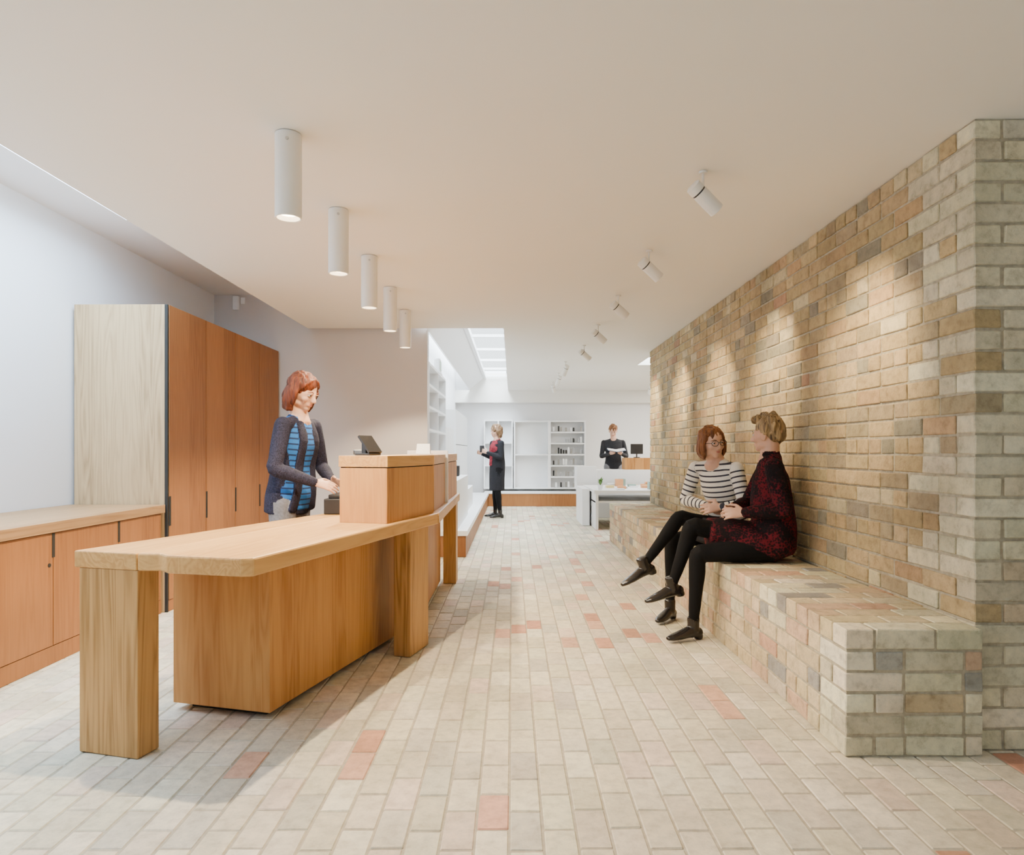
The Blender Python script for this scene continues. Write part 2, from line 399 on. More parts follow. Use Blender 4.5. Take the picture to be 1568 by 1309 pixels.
# overcast sky, brighter on the far (+Y) side
w=bpy.data.worlds.new('world'); scene.world=w; w.use_nodes=True
wt=w.node_tree; bg=wt.nodes['Background']; bg.inputs[0].default_value=(.87,.96,1,1)
tcw=nd(wt,'ShaderNodeTexCoord'); sx_=nd(wt,'ShaderNodeSeparateXYZ'); wt.links.new(tcw.outputs['Generated'],sx_.inputs[0])
mr=nd(wt,'ShaderNodeMapRange'); mr.inputs['From Min'].default_value=.2; mr.inputs['From Max'].default_value=.8; mr.inputs['To Min'].default_value=.56; mr.inputs['To Max'].default_value=3.2
wt.links.new(sx_.outputs[1],mr.inputs['Value']); wt.links.new(mr.outputs[0],bg.inputs[1])

# ------------------------------------------------------------ shop furniture
u=empty('shelving_unit')
boxes('carcass',[(-1.225,-.93,7.67,7.70,0,2.2),(-1.225,-.93,9.57,9.6,0,2.2),(-1.225,-1.21,7.70,9.57,0,2.2),(-1.225,-.93,7.70,9.57,2.17,2.2)]+[(-1.225,-.93,7.70,9.57,z,z+.03) for z in (.86,1.15,1.42,1.68,1.93)]+[(-1.225,-.93,8.6,8.63,.0,2.2)],M_white,u)
lst=[]
random.seed(3)
for z in (.89,1.18,1.45,1.71):
    y=7.78
    while y<9.4:
        if random.random()<.7 and not 8.45<y<8.7: lst.append((-1.12,-1.04,y,y+.09,z,z+random.uniform(.06,.16),random.choice([0,1,2,3])))
        y+=.15
boxes('shelf_goods',lst,[M_glass,M_white,M_oak,M_steel],u)
u=empty('display_cabinet')
boxes('body',[(-1.225,-.955,9.7,11.2,.0,1.55),(-1.225,-.955,11.6,14.6,0,1.9)],M_white,u,.004)
boxes('gaps',[(-.956,-.953,9.9,11.0,1.0,1.01),(-.956,-.953,11.6,14.6,1.3,1.31)],M_dark,u)
u=empty('display_plinth')
box('wood_base',-.90,-.52,7.68,14.65,.002,.24,M_door,u); boxes('white_top',[(-.90,-.50,7.66,14.66,.24,.30),(-.90,-.62,7.7,9.6,.30,.86),(-.90,-.66,9.7,11.5,.30,.62)],M_white,u,.004)
u=empty('speaker',(-.76,9.1,.862)); boxes('body',[(-.06,.06,-.08,.08,0,.14)],M_black,u,.01); boxes('stand',[(-.03,.03,-.04,.04,-.001,.01)],M_black,u)
u=empty('wall_shelving')
L1=[]
def sh(x0,x1,z0,z1,cols,rows):
    t=.03;y0,y1=14.98,15.27
    L1.append((x0,x1,y1-.02,y1,z0,z1))
    for i in range(cols+1):
        x=x0+(x1-x0-t)*i/cols; L1.append((x,x+t,y0,y1-.02,z0,z1))
    for j in range(rows+1):
        z=z0+(z1-z0-t)*j/rows; L1.append((x0,x1,y0+.005,y1-.02,z,z+t))
sh(.04,.82,.36,1.86,1,2); sh(.82,1.62,.36,1.86,1,6); sh(-.62,.02,.36,1.88,2,3)
boxes('shelves',L1,M_white,u)
box('plinth',-.60,1.62,14.7,15.26,.002,.27,M_door,u); box('plinth_top',-.60,1.62,14.68,15.26,.27,.31,M_white,u)
lst=[]
for z in (.39,.64,.885,1.13,1.375,1.62):
    x=.90
    while x<1.55:
        if random.random()<.6: lst.append((x,x+.035,15.04,15.08,z+.005,z+.005+random.uniform(.08,.14),random.choice([0,1,2,3])))
        x+=.055
boxes('cosmetic_bottles',lst,[M_glass,M_white,M_steel,M_black])
u=empty('display_table')
boxes('top',[(1.24,2.5,10.3,11.95,.56,.60),(1.27,2.45,10.4,11.9,.40,.43)],M_white,u,.004)
boxes('legs',[(1.27,1.31,10.35,11.9,.0,.56),(2.42,2.46,10.35,11.9,0,.56)],M_white,u,.002)
box('side_plinth',1.12,1.24,10.9,11.9,.002,.59,M_white,u,.004)
u=empty('sales_counter')
boxes('body',[(1.2,2.9,12.15,12.6,.0,.86),(1.15,1.5,12.10,12.6,.5,.92)],M_white,u,.006)
box('till_box',2.02,2.7,12.2,12.55,.86,1.07,M_oak,u)
boxes('monitor',[(2.14,2.36,12.3,12.33,1.14,1.32),(2.2,2.3,12.28,12.38,1.07,1.085),(2.24,2.26,12.31,12.33,1.08,1.15)],M_black,u)
random.seed(5)
lst=[]
for k in range(18):
    x=1.5+random.random()*.8;y=10.4+random.random()*1.3; lst.append((x,x+.12,y,y+.15,.601,.60+random.choice([.02,.04,.07,.12]),k%4))
boxes('books_and_gifts',lst,[M_white,plain('orange_card',(.75,.35,.15)),plain('yellow_card',(.75,.6,.25)),plain('teal_card',(.3,.45,.4))])
u=empty('potted_plant',(1.36,10.5,.601))
lathe('pot',[(.03,0),(.045,.07),(.04,.07)],M_white,u,n=14)
vv=[];ff=[]
for k in range(26):
    a=random.random()*6.28; r=random.uniform(.04,.09); h=random.uniform(.1,.2); n=len(vv)
    s_=V((-math.sin(a),math.cos(a),0))*.012; p=V((math.cos(a)*r*.5,math.sin(a)*r*.5,(.07+h)/2+.03)); e=V((math.cos(a)*r,math.sin(a)*r,h))
    vv+=[V((0,0,.06)),p-s_,e,p+s_]; ff.append((n,n+1,n+2,n+3))
mkobj('leaves',vv,ff,plain('leaf_green',(.12,.25,.06),.5),u)

# ------------------------------------------------------------ people
class Fig:
    def __init__(s): s.v=[];s.f=[];s.m=[];s.a=[]
    def ring(s,c,sd,bd,a,b,n,at):
        k=len(s.v)
        for i in range(n):
            t=2*math.pi*i/n; s.v.append(c+sd*(a*math.cos(t))+bd*(b*math.sin(t))); s.a.append(at)
        return k
    def loft(s,pts,rad,mat,side=V((1,0,0)),n=16,a0=0,caps=(1,1),proj=None):
        base=len(s.v)
        pts=[V(p) for p in pts]; rad=[(r,r) if isinstance(r,(int,float)) else r for r in rad]
        P=[];R=[]
        m=len(pts)
        for i in range(m-1):
            p0=pts[max(i-1,0)];p1=pts[i];p2=pts[i+1];p3=pts[min(i+2,m-1)]
            for k in range(3):
                t=k/3
                P.append(.5*((2*p1)+(p2-p0)*t+(2*p0-5*p1+4*p2-p3)*t*t+(3*p1-p0-3*p2+p3)*t**3))
                tt=t*t*(3-2*t); R.append((rad[i][0]*(1-tt)+rad[i+1][0]*tt,rad[i][1]*(1-tt)+rad[i+1][1]*tt))
        P.append(pts[-1]);R.append(rad[-1])
        m=len(P); T=[(P[min(i+1,m-1)]-P[max(i-1,0)]).normalized() for i in range(m)]
        rings=[];at=a0
        def fr(t):
            sd=side-t*side.dot(t)
            if sd.length<.05: sd=V((0,1,0))-t*t.y
            sd.normalize(); return sd,t.cross(sd)
        r=min(R[0])*caps[0]; sd,bd=fr(T[0])
        p0=len(s.v); s.v.append(P[0]-T[0]*r); s.a.append(at)
        for k,sc in ((.87,.5),(.5,.87)): rings.append(s.ring(P[0]-T[0]*r*k,sd,bd,R[0][0]*sc,R[0][1]*sc,n,at))
        for i in range(m):
            if i: at+=(P[i]-P[i-1]).length
            sd,bd=fr(T[i]); rings.append(s.ring(P[i],sd,bd,R[i][0],R[i][1],n,at))
        r=min(R[-1])*caps[1]
        for k,sc in ((.5,.87),(.87,.5)): rings.append(s.ring(P[-1]+T[-1]*r*k,sd,bd,R[-1][0]*sc,R[-1][1]*sc,n,at))
        p1=len(s.v); s.v.append(P[-1]+T[-1]*r); s.a.append(at)
        for i in range(len(rings)-1):
            for j in range(n):
                q=(j+1)%n; s.f.append((rings[i]+j,rings[i]+q,rings[i+1]+q,rings[i+1]+j)); s.m.append(mat)
        for j in range(n):
            q=(j+1)%n
            s.f.append((p0,rings[0]+q,rings[0]+j)); s.m.append(mat)
            s.f.append((p1,rings[-1]+j,rings[-1]+q)); s.m.append(mat)
        if proj:
            for i in range(base,len(s.v)): s.a[i]=(s.v[i]-proj[0]).dot(proj[1])+proj[2]
    def ell(s,c,r,fr,mat,n=16,proj=None):
        R_,F_,U_=fr; c=V(c); base=len(s.v); m=9
        s.v.append(c-U_*r[2])
        for i in range(1,m):
            ph=-math.pi/2+math.pi*i/m
            for j in range(n):
                t=2*math.pi*j/n
                s.v.append(c+R_*(r[0]*math.cos(ph)*math.cos(t))+F_*(r[1]*math.cos(ph)*math.sin(t))+U_*(r[2]*math.sin(ph)))
        s.v.append(c+U_*r[2]); top=len(s.v)-1
        for v in s.v[base:]: s.a.append((v-proj[0]).dot(proj[1])+proj[2] if proj else 0)
        for j in range(n):
            q=(j+1)%n
            s.f.append((base,base+1+q,base+1+j)); s.m.append(mat)
            for i in range(m-2):
                a=base+1+i*n; s.f.append((a+j,a+q,a+n+q,a+n+j)); s.m.append(mat)
            a=base+1+(m-2)*n; s.f.append((a+j,a+q,top)); s.m.append(mat)
    def build(s,name,mats,voxel,parent,smooth=3,disp=None):
        me=bpy.data.meshes.new('src'); me.from_pydata([tuple(v) for v in s.v],[],s.f); me.update()
        o=bpy.data.objects.new('src',me); COL.objects.link(o)
        r=o.modifiers.new('r','REMESH'); r.mode='VOXEL'; r.voxel_size=voxel; r.use_smooth_shade=True
        if smooth:
            sm=o.modifiers.new('s','SMOOTH'); sm.iterations=smooth; sm.factor=.5
        dg=bpy.context.evaluated_depsgraph_get(); dg.update()
        nm=bpy.data.meshes.new_from_object(o.evaluated_get(dg)); nm.name=name
        bpy.data.objects.remove(o)
        nm.materials.clear()
        for m in mats: nm.materials.append(m)
        bvh=BVHTree.FromPolygons(s.v,s.f)
        mi=[0]*len(nm.polygons)
        for i,p in enumerate(nm.polygons):
            h=bvh.find_nearest(p.center)
            if h[2] is not None: mi[i]=s.m[h[2]]
        nm.polygons.foreach_set('material_index',mi)
        nm.polygons.foreach_set('use_smooth',[True]*len(mi))
        at=nm.attributes.new('along','FLOAT','POINT'); vals=[]
        for vv in nm.vertices:
            h=bvh.find_nearest(vv.co)
            if h[2] is None: vals.append(0);continue
            fc=s.f[h[2]]; ws=poly_3d_calc([s.v[k] for k in fc],h[0])
            vals.append(sum(w_*s.a[k] for w_,k in zip(ws,fc)))
        at.data.foreach_set('value',vals)
        if disp:
            amp,fx=disp
            ns=[v.normal.copy() for v in nm.vertices]
            for vv,nn in zip(nm.vertices,ns):
                c=vv.co; vv.co=c+nn*amp*noise.noise(V((c.x*fx,c.y*fx,c.z*fx*.25)))
        nm.update()
        ob=bpy.data.objects.new(name,nm); COL.objects.link(ob); ob.parent=parent; return ob

def hand(f,W,d,th,n,curl=.5,mat=0):
    d=V(d).normalized(); th=V(th); th=(th-d*th.dot(d)).normalized(); n=d.cross(th)*(1 if d.cross(th).dot(V(n))>0 else -1)
    W=V(W)
    f.loft([W-d*.03,W,W+d*.035,W+d*.075],[(.025,.020),(.025,.018),(.034,.015),(.037,.012)],mat,th,n=14,caps=(.5,.6))
    ln=[.062,.070,.065,.050]
    for i,o in enumerate((.030,.0102,-.0102,-.030)):
        p=W+d*.07+th*o; pts=[p]; ang=0
        dd=(d+th*o*2.2).normalized()
        for k,fr in enumerate((.25,.4,.3,.22)):
            if k: ang+=curl*(.9 if k==1 else .75)
            q=dd*math.cos(ang)+n*math.sin(ang); p=p+q*ln[i]*fr*1.1; pts.append(p)
        f.loft(pts,[.0083,.008,.0075,.007,.006],mat,th,n=10)
    p=W+d*.02+th*.023; q=(d*.6+th*.75+n*.3).normalized(); p2=p+q*.036; q2=(d*.9+th*.3+n*.35).normalized()
    f.loft([p,p2,p2+q2*.030,p2+q2*.05],[.013,.0105,.009,.007],mat,n,n=10)

def frame(Fw,U=(0,0,1)):
    Fw=V(Fw).normalized(); U=V(U); U=(U-Fw*U.dot(Fw)).normalized(); return Fw.cross(U),Fw,U
def head(f,c,fr,Nb,male=False,k=1.0):
    R_,F_,U_=fr; c=V(c)
    L=lambda x,y,z: c+(R_*x+F_*y+U_*z)*k
    S=lambda *r: tuple(x*k for x in r)
    f.ell(L(0,-.014,.032),S(.073,.090,.080),fr,0)
    f.ell(L(0,.012,-.005),S(.066,.074,.075),fr,0)
    f.ell(L(0,.022,-.045),S(.051,.058,.058),fr,0)
    f.ell(L(0,.050,-.085),S(.025,.026,.021),fr,0)
    for s in (-1,1):
        f.ell(L(.036*s,.050,-.028),S(.022,.022,.022),fr,0)
        f.ell(L(.072*s,-.008,-.012),S(.009,.019,.030),fr,0)
        f.ell(L(.040*s,.005,-.065),S(.018,.04,.023),fr,0)
    f.loft([L(0,.076,.016),L(0,.088,-.006),L(0,.100,-.030)],[.006*k,.0085*k,.012*k],0,R_,n=10)
    f.ell(L(0,.091,-.034),S(.015,.010,.008),fr,0)
    f.ell(L(0,.070,-.060),S(.024,.012,.014),fr,0)
    Nb=V(Nb); f.loft([L(0,-.02,-.03),L(0,-.022,-.08),Nb+V((0,0,.02)),Nb-V((0,0,.03))],[.054*k,.053*k,(.058*k),.075*k],0,R_)
def face_bits(parent,c,fr,brow,k=1.0,glasses=False):
    R_,F_,U_=fr; c=V(c); L=lambda x,y,z: c+(R_*x+F_*y+U_*z)*k
    for z,w,r in ((-.0565,.019,.0034),(-.0635,.016,.0042)):
        g=Fig(); g.loft([L(-w,.0725,z-.001),L(-w*.45,.0795,z+.0008),L(0,.0812,z),L(w*.45,.0795,z+.0008),L(w,.0725,z-.001)],[.0012,r,r,r,.0012],0,U_,n=8); mkobj('lip',g.v,g.f,M_lip,parent,smooth=True)
    for s in (-1,1):
        for nm_,m,r,off in (('eye',M_eye,.0105,.0),('iris',M_iris,.0062,.0062)):
            g=Fig(); g.ell(L(.030*s,.0735+off,.002),(r*k*1.2,r*k*.9,r*k*.72),fr,0,12); mkobj(nm_,g.v,g.f,m,parent,smooth=True)
        g=Fig(); g.loft([L(.018*s,.081,.008),L(.030*s,.0845,.0115),L(.044*s,.076,.007)],[.0022,.003,.002],0,U_,n=8); mkobj('eyelid',g.v,g.f,M_skin,parent,smooth=True)
        g=Fig(); g.loft([L(.014*s,.085,.020),L(.030*s,.083,.025),L(.048*s,.070,.019)],[.0025,.003,.0015],0,U_,n=8); mkobj('eyebrow',g.v,g.f,brow,parent,smooth=True)
        if glasses:
            g=Fig(); pts=[]
            for i in range(17):
                a=2*math.pi*i/16; pts.append(L(s*.031+.025*math.cos(a),.098-.004*abs(math.cos(a)),.001+.019*math.sin(a)))
            g.loft(pts,[.0020]*17,0,F_,n=6,caps=(0,0)); g.loft([L(s*.054,.095,.004),L(s*.072,.05,.004),L(s*.076,-.01,.0)],[.002]*3,0,U_,n=6); mkobj('glasses_rim',g.v,g.f,M_black,parent,smooth=True)
    if glasses:
        g=Fig(); g.loft([L(-.008,.1,.004),L(0,.103,.006),L(.008,.1,.004)],[.002]*3,0,U_,n=6); mkobj('glasses_bridge',g.v,g.f,M_black,parent,smooth=True)
M_eye=plain('eye_white',(.70,.67,.65),.2); M_iris=plain('iris',(.05,.035,.03),.15)
def skin(name,c): 
    m=plain(name,c,.5,var=.05,scale=30); b=m.node_tree.nodes['Principled BSDF']; b.inputs['Subsurface Weight'].default_value=.08; b.inputs['Subsurface Radius'].default_value=(.02,.008,.004); return m
M_skin=skin('skin',(.62,.36,.25)); M_lip=plain('lips',(.50,.17,.14),.4)
def hairmat(name,c0,c1,sc=60):
    m,nt,b=newmat(name); tc=nd(nt,'ShaderNodeTexCoord'); mp=nd(nt,'ShaderNodeMapping'); mp.inputs['Scale'].default_value=(sc,sc,sc*.12)
    lk(nt,tc.outputs['Object'],mp.inputs[0]); n=nd(nt,'ShaderNodeTexNoise'); n.inputs['Scale'].default_value=1.5; n.inputs['Detail'].default_value=5; n.inputs['Distortion'].default_value=.7
    lk(nt,mp.outputs[0],n.inputs['Vector']); lk(nt,ramp(nt,n.outputs['Fac'],[(.35,c0),(.65,c1)]),b.inputs['Base Color']); b.inputs['Roughness'].default_value=.55; b.inputs['Specular IOR Level'].default_value=.3
    bump(nt,b,n.outputs['Fac'],.8,.008); return m
def cloth(name,col,var=.25,sc=60,bmp=.35,rough=.85,spec=.3): 
    m=plain(name,col,rough,var=var,scale=sc,bmp=bmp,bscale=25); m.node_tree.nodes['Principled BSDF'].inputs['Specular IOR Level'].default_value=spec; return m
def stripes(name,c0,c1,pitch,fr):
    m,nt,b=newmat(name); at=nd(nt,'ShaderNodeAttribute',attribute_name='along')
    x=math_(nt,'FRACT',math_(nt,'DIVIDE',at.outputs['Fac'],pitch)); g=math_(nt,'LESS_THAN',x,fr)
    lk(nt,ramp(nt,g,[(0,c0),(1,c1)]),b.inputs['Base Color']); b.inputs['Roughness'].default_value=.85; return m
def redknit(name):
    m,nt,b=newmat(name); tc=nd(nt,'ShaderNodeTexCoord'); n=nd(nt,'ShaderNodeTexNoise'); n.inputs['Scale'].default_value=7; n.inputs['Detail'].default_value=1
    lk(nt,tc.outputs['Object'],n.inputs['Vector'])
    v_=nd(nt,'ShaderNodeTexVoronoi'); v_.inputs['Scale'].default_value=75; lk(nt,tc.outputs['Object'],v_.inputs['Vector'])
    f=math_(nt,'ADD',n.outputs['Fac'],math_(nt,'MULTIPLY',v_.outputs['Distance'],.6))
    lk(nt,ramp(nt,f,[(.72,(.010,.007,.009)),(.88,(.035,.007,.011)),(1.1,(.11,.009,.016))]),b.inputs['Base Color']); b.inputs['Roughness'].default_value=.95; b.inputs['Specular IOR Level'].default_value=.2
    bump(nt,b,v_.outputs['Distance'],.5,.006); return m

def person(name,P,N,f,arms,legs,hc,hF,mats,voxel=.0055,male=False,tr=1.0,extra=None,hU=(0,0,1),sl=1.0,lg=1.0,hk=1.0,bust=True,topa=1):
    root=empty(name); G=Fig(); P=V(P);N=V(N)
    fw=V(f).normalized(); rt=fw.cross(V((0,0,1))).normalized()
    pt=lambda t,o=0: P.lerp(N,t)+fw*o
    w=1.12 if male else 1
    ax=(N-P).normalized(); pj=(P,ax,.074)
    G.loft([pt(-.12),pt(.05),pt(.22),pt(.42,.0),pt(.66,.01),pt(.86,-.0),pt(.97,-.01),pt(1.03,-.012)],
       [(.145*tr,.105*tr),(.165*tr,.115*tr),(.15*tr,.105*tr),(.128*w*tr,.095*tr),(.145*w*tr,.105*tr),(.145*w*tr,.085*tr),(.10*w,.062),(.055,.05)],topa,rt,n=24,proj=pj,caps=(.25,1))
    if bust and not male:
        for s in (-1,1): G.ell(pt(.66)+rt*.06*s+fw*.060,(.052,.045,.055),(rt,fw,V((0,0,1))),topa,proj=pj)
    for S,E,Wr,hd,th,pn,cu in arms:
        S,E,Wr=V(S),V(E),V(Wr)
        G.loft([N+(S-N)*.15-V((0,0,.025)),N+(S-N)*.6-V((0,0,.015)),S-V((0,0,.004))],[.048,.046,.045],topa if topa==1 and mats[1]==mats[2] else 2,fw,n=14,proj=pj)
        G.loft([S,S.lerp(E,.35),S.lerp(E,.8),E,E.lerp(Wr,.3),E.lerp(Wr,.75),Wr],[x*sl for x in (.049,.049,.043,.041,.041,.034,.029)],2,fw,n=16,a0=.018)
        hand(G,Wr+V(hd).normalized()*.015,hd,th,pn,cu)
    for H,K,A,td in legs:
        H,K,A=V(H),V(K),V(A)
        G.loft([H,H.lerp(K,.35),H.lerp(K,.85),K,K.lerp(A,.25),K.lerp(A,.6),A],[x*lg for x in (.092,.082,.062,.056,.056,.044,.032)],3,rt,n=18)
        td=V(td).normalized(); R2,T2,U2=frame(td)
        hl=A-T2*.035-U2*.045
        G.loft([A+U2*.05,A,A-U2*.03],[.040,.038,.040],4,R2,n=14,caps=(.2,.5))
        G.loft([hl,hl+T2*.06+U2*.008,hl+T2*.13-U2*.004,hl+T2*.185-U2*.012,hl+T2*.225-U2*.016],[(.034,.034),(.034,.038),(.042,.028),(.038,.021),(.022,.014)],4,R2,n=16)
        G.loft([hl-T2*.005-U2*.02,hl-T2*.005-U2*.04],[(.030,.030),(.027,.027)],4,R2,n=12,caps=(.1,.05))
    fr=frame(hF,hU); head(G,hc,fr,N,male,hk)
    if extra: extra(G,P,N,fw,rt,pt)
    G.build('body',mats,voxel,root,3)
    return root,fr
def hair(root,c,fr,m,parts,k=1.0,voxel=.006,disp=(.010,45)):
    R_,F_,U_=fr; c=V(c); G=Fig()
    L=lambda p: c+(R_*p[0]+F_*p[1]+U_*p[2])*k
    for p in parts:
        if p[0]=='e': G.ell(L(p[1]),tuple(x*k for x in p[2]),fr,0)
        else: G.loft([L(q) for q in p[1]],[tuple(x*k for x in r) for r in p[2]],0,F_,n=14)
    G.build('hair',[m],voxel,root,1,disp)
def bob(low=-.10,wd=.0,fr_=True):
    P=[('e',(0,-.023,.042),(.084+wd,.096,.083)),('e',(0,-.062,-.025),(.074+wd,.05,.085))]
    for s in (-1,1):
        P.append(('l',[(.070*s,-.01,.06),((.081+wd)*s,-.012,0),((.081+wd)*s,-.018,low*.6),((.070+wd)*s,-.015,low)],[(.048,.014),(.050,.016),(.048,.018),(.035,.014)]))
        P.append(('l',[(.010*s,.038,.093),(.045*s,.044,.072),(.072*s,.024,.030)],[(.018,.010),(.017,.010),(.018,.011)]))
    P.append(('l',[(-.04,-.07,.0),(0,-.085,-.03),(0,-.075,low)],[(.03,.06),(.03,.07),(.025,.055)]))
    return P

# A: woman at till
M_card=cloth('navy_marl_knit',(.018,.018,.038),.7,140); M_jean=cloth('grey_jeans',(.20,.20,.22),.2,80)
M_tee=stripes('blue_striped_tee',(.015,.15,.52),(.01,.03,.10),.035,.3)
fA=V((.96,-.28,0)); 
def exA(G,P,N,fw,rt,pt):
    G.loft([pt(-.18,-.022),pt(.0,-.022),pt(.22,-.02),pt(.42,-.02),pt(.66,-.016),pt(.86,-.014),pt(.98,-.025)],[(.178,.118),(.18,.122),(.163,.112),(.145,.103),(.157,.11),(.153,.09),(.085,.05)],2,rt,n=24,caps=(.15,.5))
    for s in (-1,1): G.loft([pt(.92,.055)+rt*.055*s,pt(.7,.10)+rt*.066*s,pt(.4,.085)+rt*.070*s,pt(.1,.10)+rt*.085*s,pt(-.15,.09)+rt*.105*s],[(.04,.014)]*5,2,rt,n=12)
    G.ell(pt(-.05,-.06),(.15,.085,.09),(rt,fw,V((0,0,1))),2)
hA=(-1.335,4.375,1.575)
r,fr=person('woman_at_till',(-1.43,4.42,.90),(-1.375,4.40,1.415),fA,
 [((-1.425,4.245,1.36),(-1.445,4.15,1.09),(-1.235,4.24,1.005),(.9,.3,-.25),(.2,.75,.6),(.1,.1,-1),.35),
  ((-1.325,4.56,1.36),(-1.29,4.63,1.09),(-1.19,4.48,1.01),(.8,-.5,-.25),(.3,-.5,.3),(0,0,-1),.35)],
 [((-1.46,4.34,.87),(-1.45,4.33,.48),(-1.46,4.35,.09),(.95,-.3,0)),((-1.42,4.50,.87),(-1.41,4.5,.48),(-1.42,4.5,.09),(.95,-.2,0))],
 hA,(.86,-.36,-.36),[M_skin,M_tee,M_card,M_jean,M_black,M_lip],extra=exA,sl=1.08,hk=1.04)
M_aub=hairmat('auburn_hair',(.045,.011,.005),(.19,.045,.014))
hair(r,hA,fr,M_aub,bob(-.115,.008),k=1.05); face_bits(r,hA,fr,M_aub,k=1.04)

# B: seated woman striped
M_strB=stripes('breton_stripe_jersey',(.80,.76,.68),(.03,.03,.045),.037,.30)
M_tights=cloth('black_tights',(.006,.006,.007),.1,60,.03,.85,.15); M_shoe=plain('black_leather',(.012,.010,.010),.25)
M_skirt=cloth('charcoal_skirt',(.015,.015,.018),.3)
fB=V((-.8,-.6,0))
def exB(G,P,N,fw,rt,pt):
    G.loft([P+V((0,0,-.01)),P+fw*.10+V((0,0,.005)),P+fw*.22+V((0,0,.02)),P+fw*.33+V((0,0,.045))],[(.17,.095),(.175,.095),(.155,.09),(.135,.085)],6,rt,n=22,caps=(.5,.1))
r,fr=person('seated_woman',(1.57,4.90,.61),(1.44,4.83,1.125),fB,
 [((1.335,4.96,1.075),(1.27,5.0,.84),(1.37,4.80,.81),(.25,-.9,-.15),(-.3,-.2,.8),(.5,.3,-.4),.45),
  ((1.545,4.70,1.075),(1.58,4.64,.83),(1.44,4.66,.815),(-.9,.25,-.1),(.1,.3,.8),(-.1,.4,-.8),.45)],
 [((1.50,4.96,.605),(1.14,4.86,.56),(1.12,4.84,.09),(-.6,-.75,0)),((1.59,4.83,.62),(1.16,4.73,.735),(.90,4.66,.42),(-.93,-.2,-.38))],
 (1.405,4.79,1.255),(.22,-.95,-.05),[M_skin,M_strB,M_strB,M_tights,M_shoe,M_lip,M_skirt],extra=exB,sl=1.02,lg=.88,hU=(-.1,0,1))
M_ginger=hairmat('copper_hair',(.10,.034,.013),(.28,.11,.042))
hair(r,(1.405,4.79,1.255),fr,M_ginger,bob(-.095,.0)); face_bits(r,(1.405,4.79,1.255),fr,M_ginger,glasses=True)

# C: seated woman in red knit
M_red=redknit('red_black_knit')
fC=V((-.95,.25,0))
def exC(G,P,N,fw,rt,pt):
    G.loft([P+V((.02,0,-.01)),P+fw*.10+V((0,0,.01)),P+fw*.25+V((0,0,.045)),P+fw*.40+V((0,-.02,.055))],[(.19,.11),(.195,.12),(.175,.105),(.155,.098)],1,rt,n=24,caps=(.5,.1))
    G.loft([pt(-.05,-.01),pt(.2,-.01),pt(.45,-.0),pt(.7,0),pt(.88,0)],[(.19,.13),(.185,.135),(.17,.13),(.16,.115),(.13,.08)],1,rt,n=24,caps=(.5,1))
    G.loft([pt(.97),pt(1.05)],[(.075,.062),(.06,.055)],1,rt,n=18,caps=(.3,.1))
r,fr=person('seated_woman.001',(1.65,4.32,.615),(1.64,4.34,1.165),fC,
 [((1.61,4.19,1.095),(1.64,4.12,.84),(1.44,4.19,.82),(-.9,.35,-.05),(.2,.3,.8),(0,.1,-1),.5),
  ((1.68,4.49,1.095),(1.58,4.57,.85),(1.42,4.42,.82),(-.7,-.7,0),(.2,-.3,.8),(0,0,-1),.5)],
 [((1.63,4.24,.60),(1.16,4.25,.555),(1.15,4.33,.09),(-.8,-.35,0)),((1.67,4.40,.62),(1.14,4.32,.72),(1.04,4.43,.33),(-.95,-.1,-.22))],
 (1.625,4.35,1.30),(-.72,.68,-.02),[M_skin,M_red,M_red,M_tights,M_shoe,M_lip],extra=exC,sl=1.22,lg=.92)
M_blond=hairmat('streaked_blonde_hair',(.06,.036,.02),(.46,.32,.16),45)
hair(r,(1.625,4.35,1.30),fr,M_blond,[('e',(0,-.02,.045),(.081,.094,.084)),('e',(0,-.06,.0),(.066,.045,.062)),('l',[(-.03,.05,.10),(.02,.07,.10),(.05,.06,.08)],[(.03,.025),(.035,.028),(.02,.02)]),('l',[(-.05,-.05,.10),(0,-.02,.125),(.03,.03,.125)],[(.03,.02),(.035,.022),(.03,.02)])],disp=(.018,40)); face_bits(r,(1.625,4.35,1.30),fr,M_blond)

# D: far woman
M_coat=cloth('black_coat',(.012,.012,.016),.3); M_scarf=cloth('dark_red_scarf',(.22,.022,.035),.5,40)
def exD(G,P,N,fw,rt,pt):
    G.loft([V((P.x,P.y,.50)),V((P.x,P.y,.72)),pt(.1,-.01),pt(.42,-.01),pt(.8,-.01),pt(.96,-.02)],[(.17,.13),(.175,.13),(.18,.13),(.155,.12),(.165,.105),(.09,.06)],2,rt,n=22,caps=(.1,.5))
    G.loft([pt(.95,.05),pt(.7,.12),pt(.4,.115),pt(.1,.13)],[(.05,.025),(.055,.02),(.045,.02),(.04,.02)],1,rt,n=12)
x,y=-.27,12.2
fD=V((-.88,-.45,0)); 
r,fr=person('standing_woman',(x,y,.90),(x-.0,y,1.39),fD,
 [((x-.08,y+.15,1.33),(x-.10,y+.17,1.08),(x-.26,y+.03,1.14),(-.7,-.5,.3),(0,0,1),(.3,-.6,0),.7),
  ((x+.08,y-.15,1.33),(x+.07,y-.20,1.08),(x-.15,y-.19,1.16),(-.8,.3,.3),(0,0,1),(.3,.6,0),.7)],
 [((x-.04,y+.08,.88),(x-.03,y+.09,.48),(x-.03,y+.1,.09),(-.95,-.2,0)),((x+.04,y-.08,.88),(x+.02,y-.09,.48),(x+.06,y-.1,.09),(-.9,-.4,0))],
 (x-.02,y,1.545),(-.85,-.5,-.15),[M_skin,M_scarf,M_coat,M_tights,M_shoe,M_lip],voxel=.008,extra=exD,sl=1.1)
M_dbl=hairmat('blonde_curls',(.09,.045,.022),(.30,.18,.09))
hair(r,(x-.02,y,1.545),fr,M_dbl,bob(-.10,.012),voxel=.008,disp=(.03,40)); face_bits(r,(x-.02,y,1.545),fr,M_dbl)
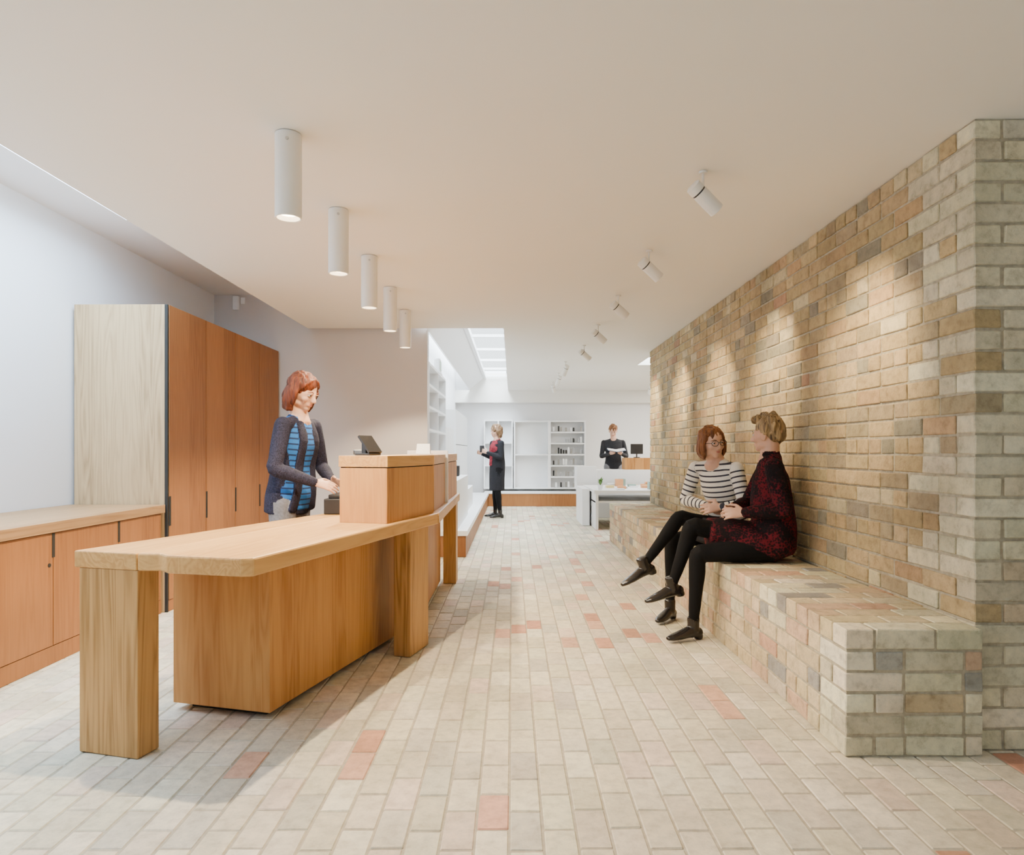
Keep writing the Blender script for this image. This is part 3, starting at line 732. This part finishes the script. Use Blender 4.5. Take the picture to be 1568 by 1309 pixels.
box('phone',x-.30,x-.22,y-.13,y-.12,1.17,1.29,M_black,r,.002)

# E: man reading
x,y=1.93,13.0
fE=V((-.15,-1,0))
M_jump=cloth('black_jumper',(.02,.021,.026))
r,fr=person('reading_man',(x,y,.93),(x,y-.01,1.42),fE,
 [((x-.18,y+.03,1.355),(x-.23,y-.03,1.09),(x-.10,y-.24,1.14),(.3,-.8,.2),(-.4,0,.6),(.5,0,.6),.6),
  ((x+.18,y,1.355),(x+.24,y-.06,1.09),(x+.11,y-.26,1.14),(-.3,-.8,.2),(.4,0,.6),(-.5,0,.6),.6)],
 [((x-.09,y+.01,.9),(x-.1,y+.0,.5),(x-.1,y+.03,.09),(-.2,-1,0)),((x+.09,y,.9),(x+.1,y,.5),(x+.1,y+.03,.09),(.15,-1,0))],
 (x-.01,y-.03,1.575),(-.1,-.85,-.42),[M_skin,M_jump,M_jump,M_jean,M_shoe,M_lip],voxel=.008,male=True)
M_gb=hairmat('ginger_hair',(.12,.045,.02),(.32,.15,.06))
hair(r,(x-.01,y-.03,1.575),fr,M_gb,[('e',(0,-.02,.045),(.080,.092,.082)),('l',[(-.04,.05,.095),(.0,.07,.105),(.04,.055,.095)],[(.025,.02)]*3)],voxel=.008,disp=(.02,40)); face_bits(r,(x-.01,y-.03,1.575),fr,M_gb)
b=empty('open_book',(x,y-.40,1.18))
mkobj('pages',[(-.16,-.08,.03),(0,-.1,0),(.16,-.08,.03),(-.16,.12,.07),(0,.1,.045),(.16,.12,.07)],[(0,1,4,3),(1,2,5,4)],M_white,b)
mkobj('cover',[(-.165,-.085,.02),(0,-.105,-.01),(.165,-.085,.02),(-.165,.125,.06),(0,.105,.035),(.165,.125,.06)],[(0,3,4,1),(1,4,5,2)],plain('blue_book_cover',(.16,.26,.42),.5),b)

# ------------------------------------------------------------ camera
cd=bpy.data.cameras.new('camera'); cam=bpy.data.objects.new('camera',cd); COL.objects.link(cam)
cam.location=(0,0,1.2); cam.rotation_euler=(math.pi/2,0,0); cd.lens=24; cd.sensor_width=36; cd.shift_y=.0226; cd.clip_start=.05
scene.camera=cam
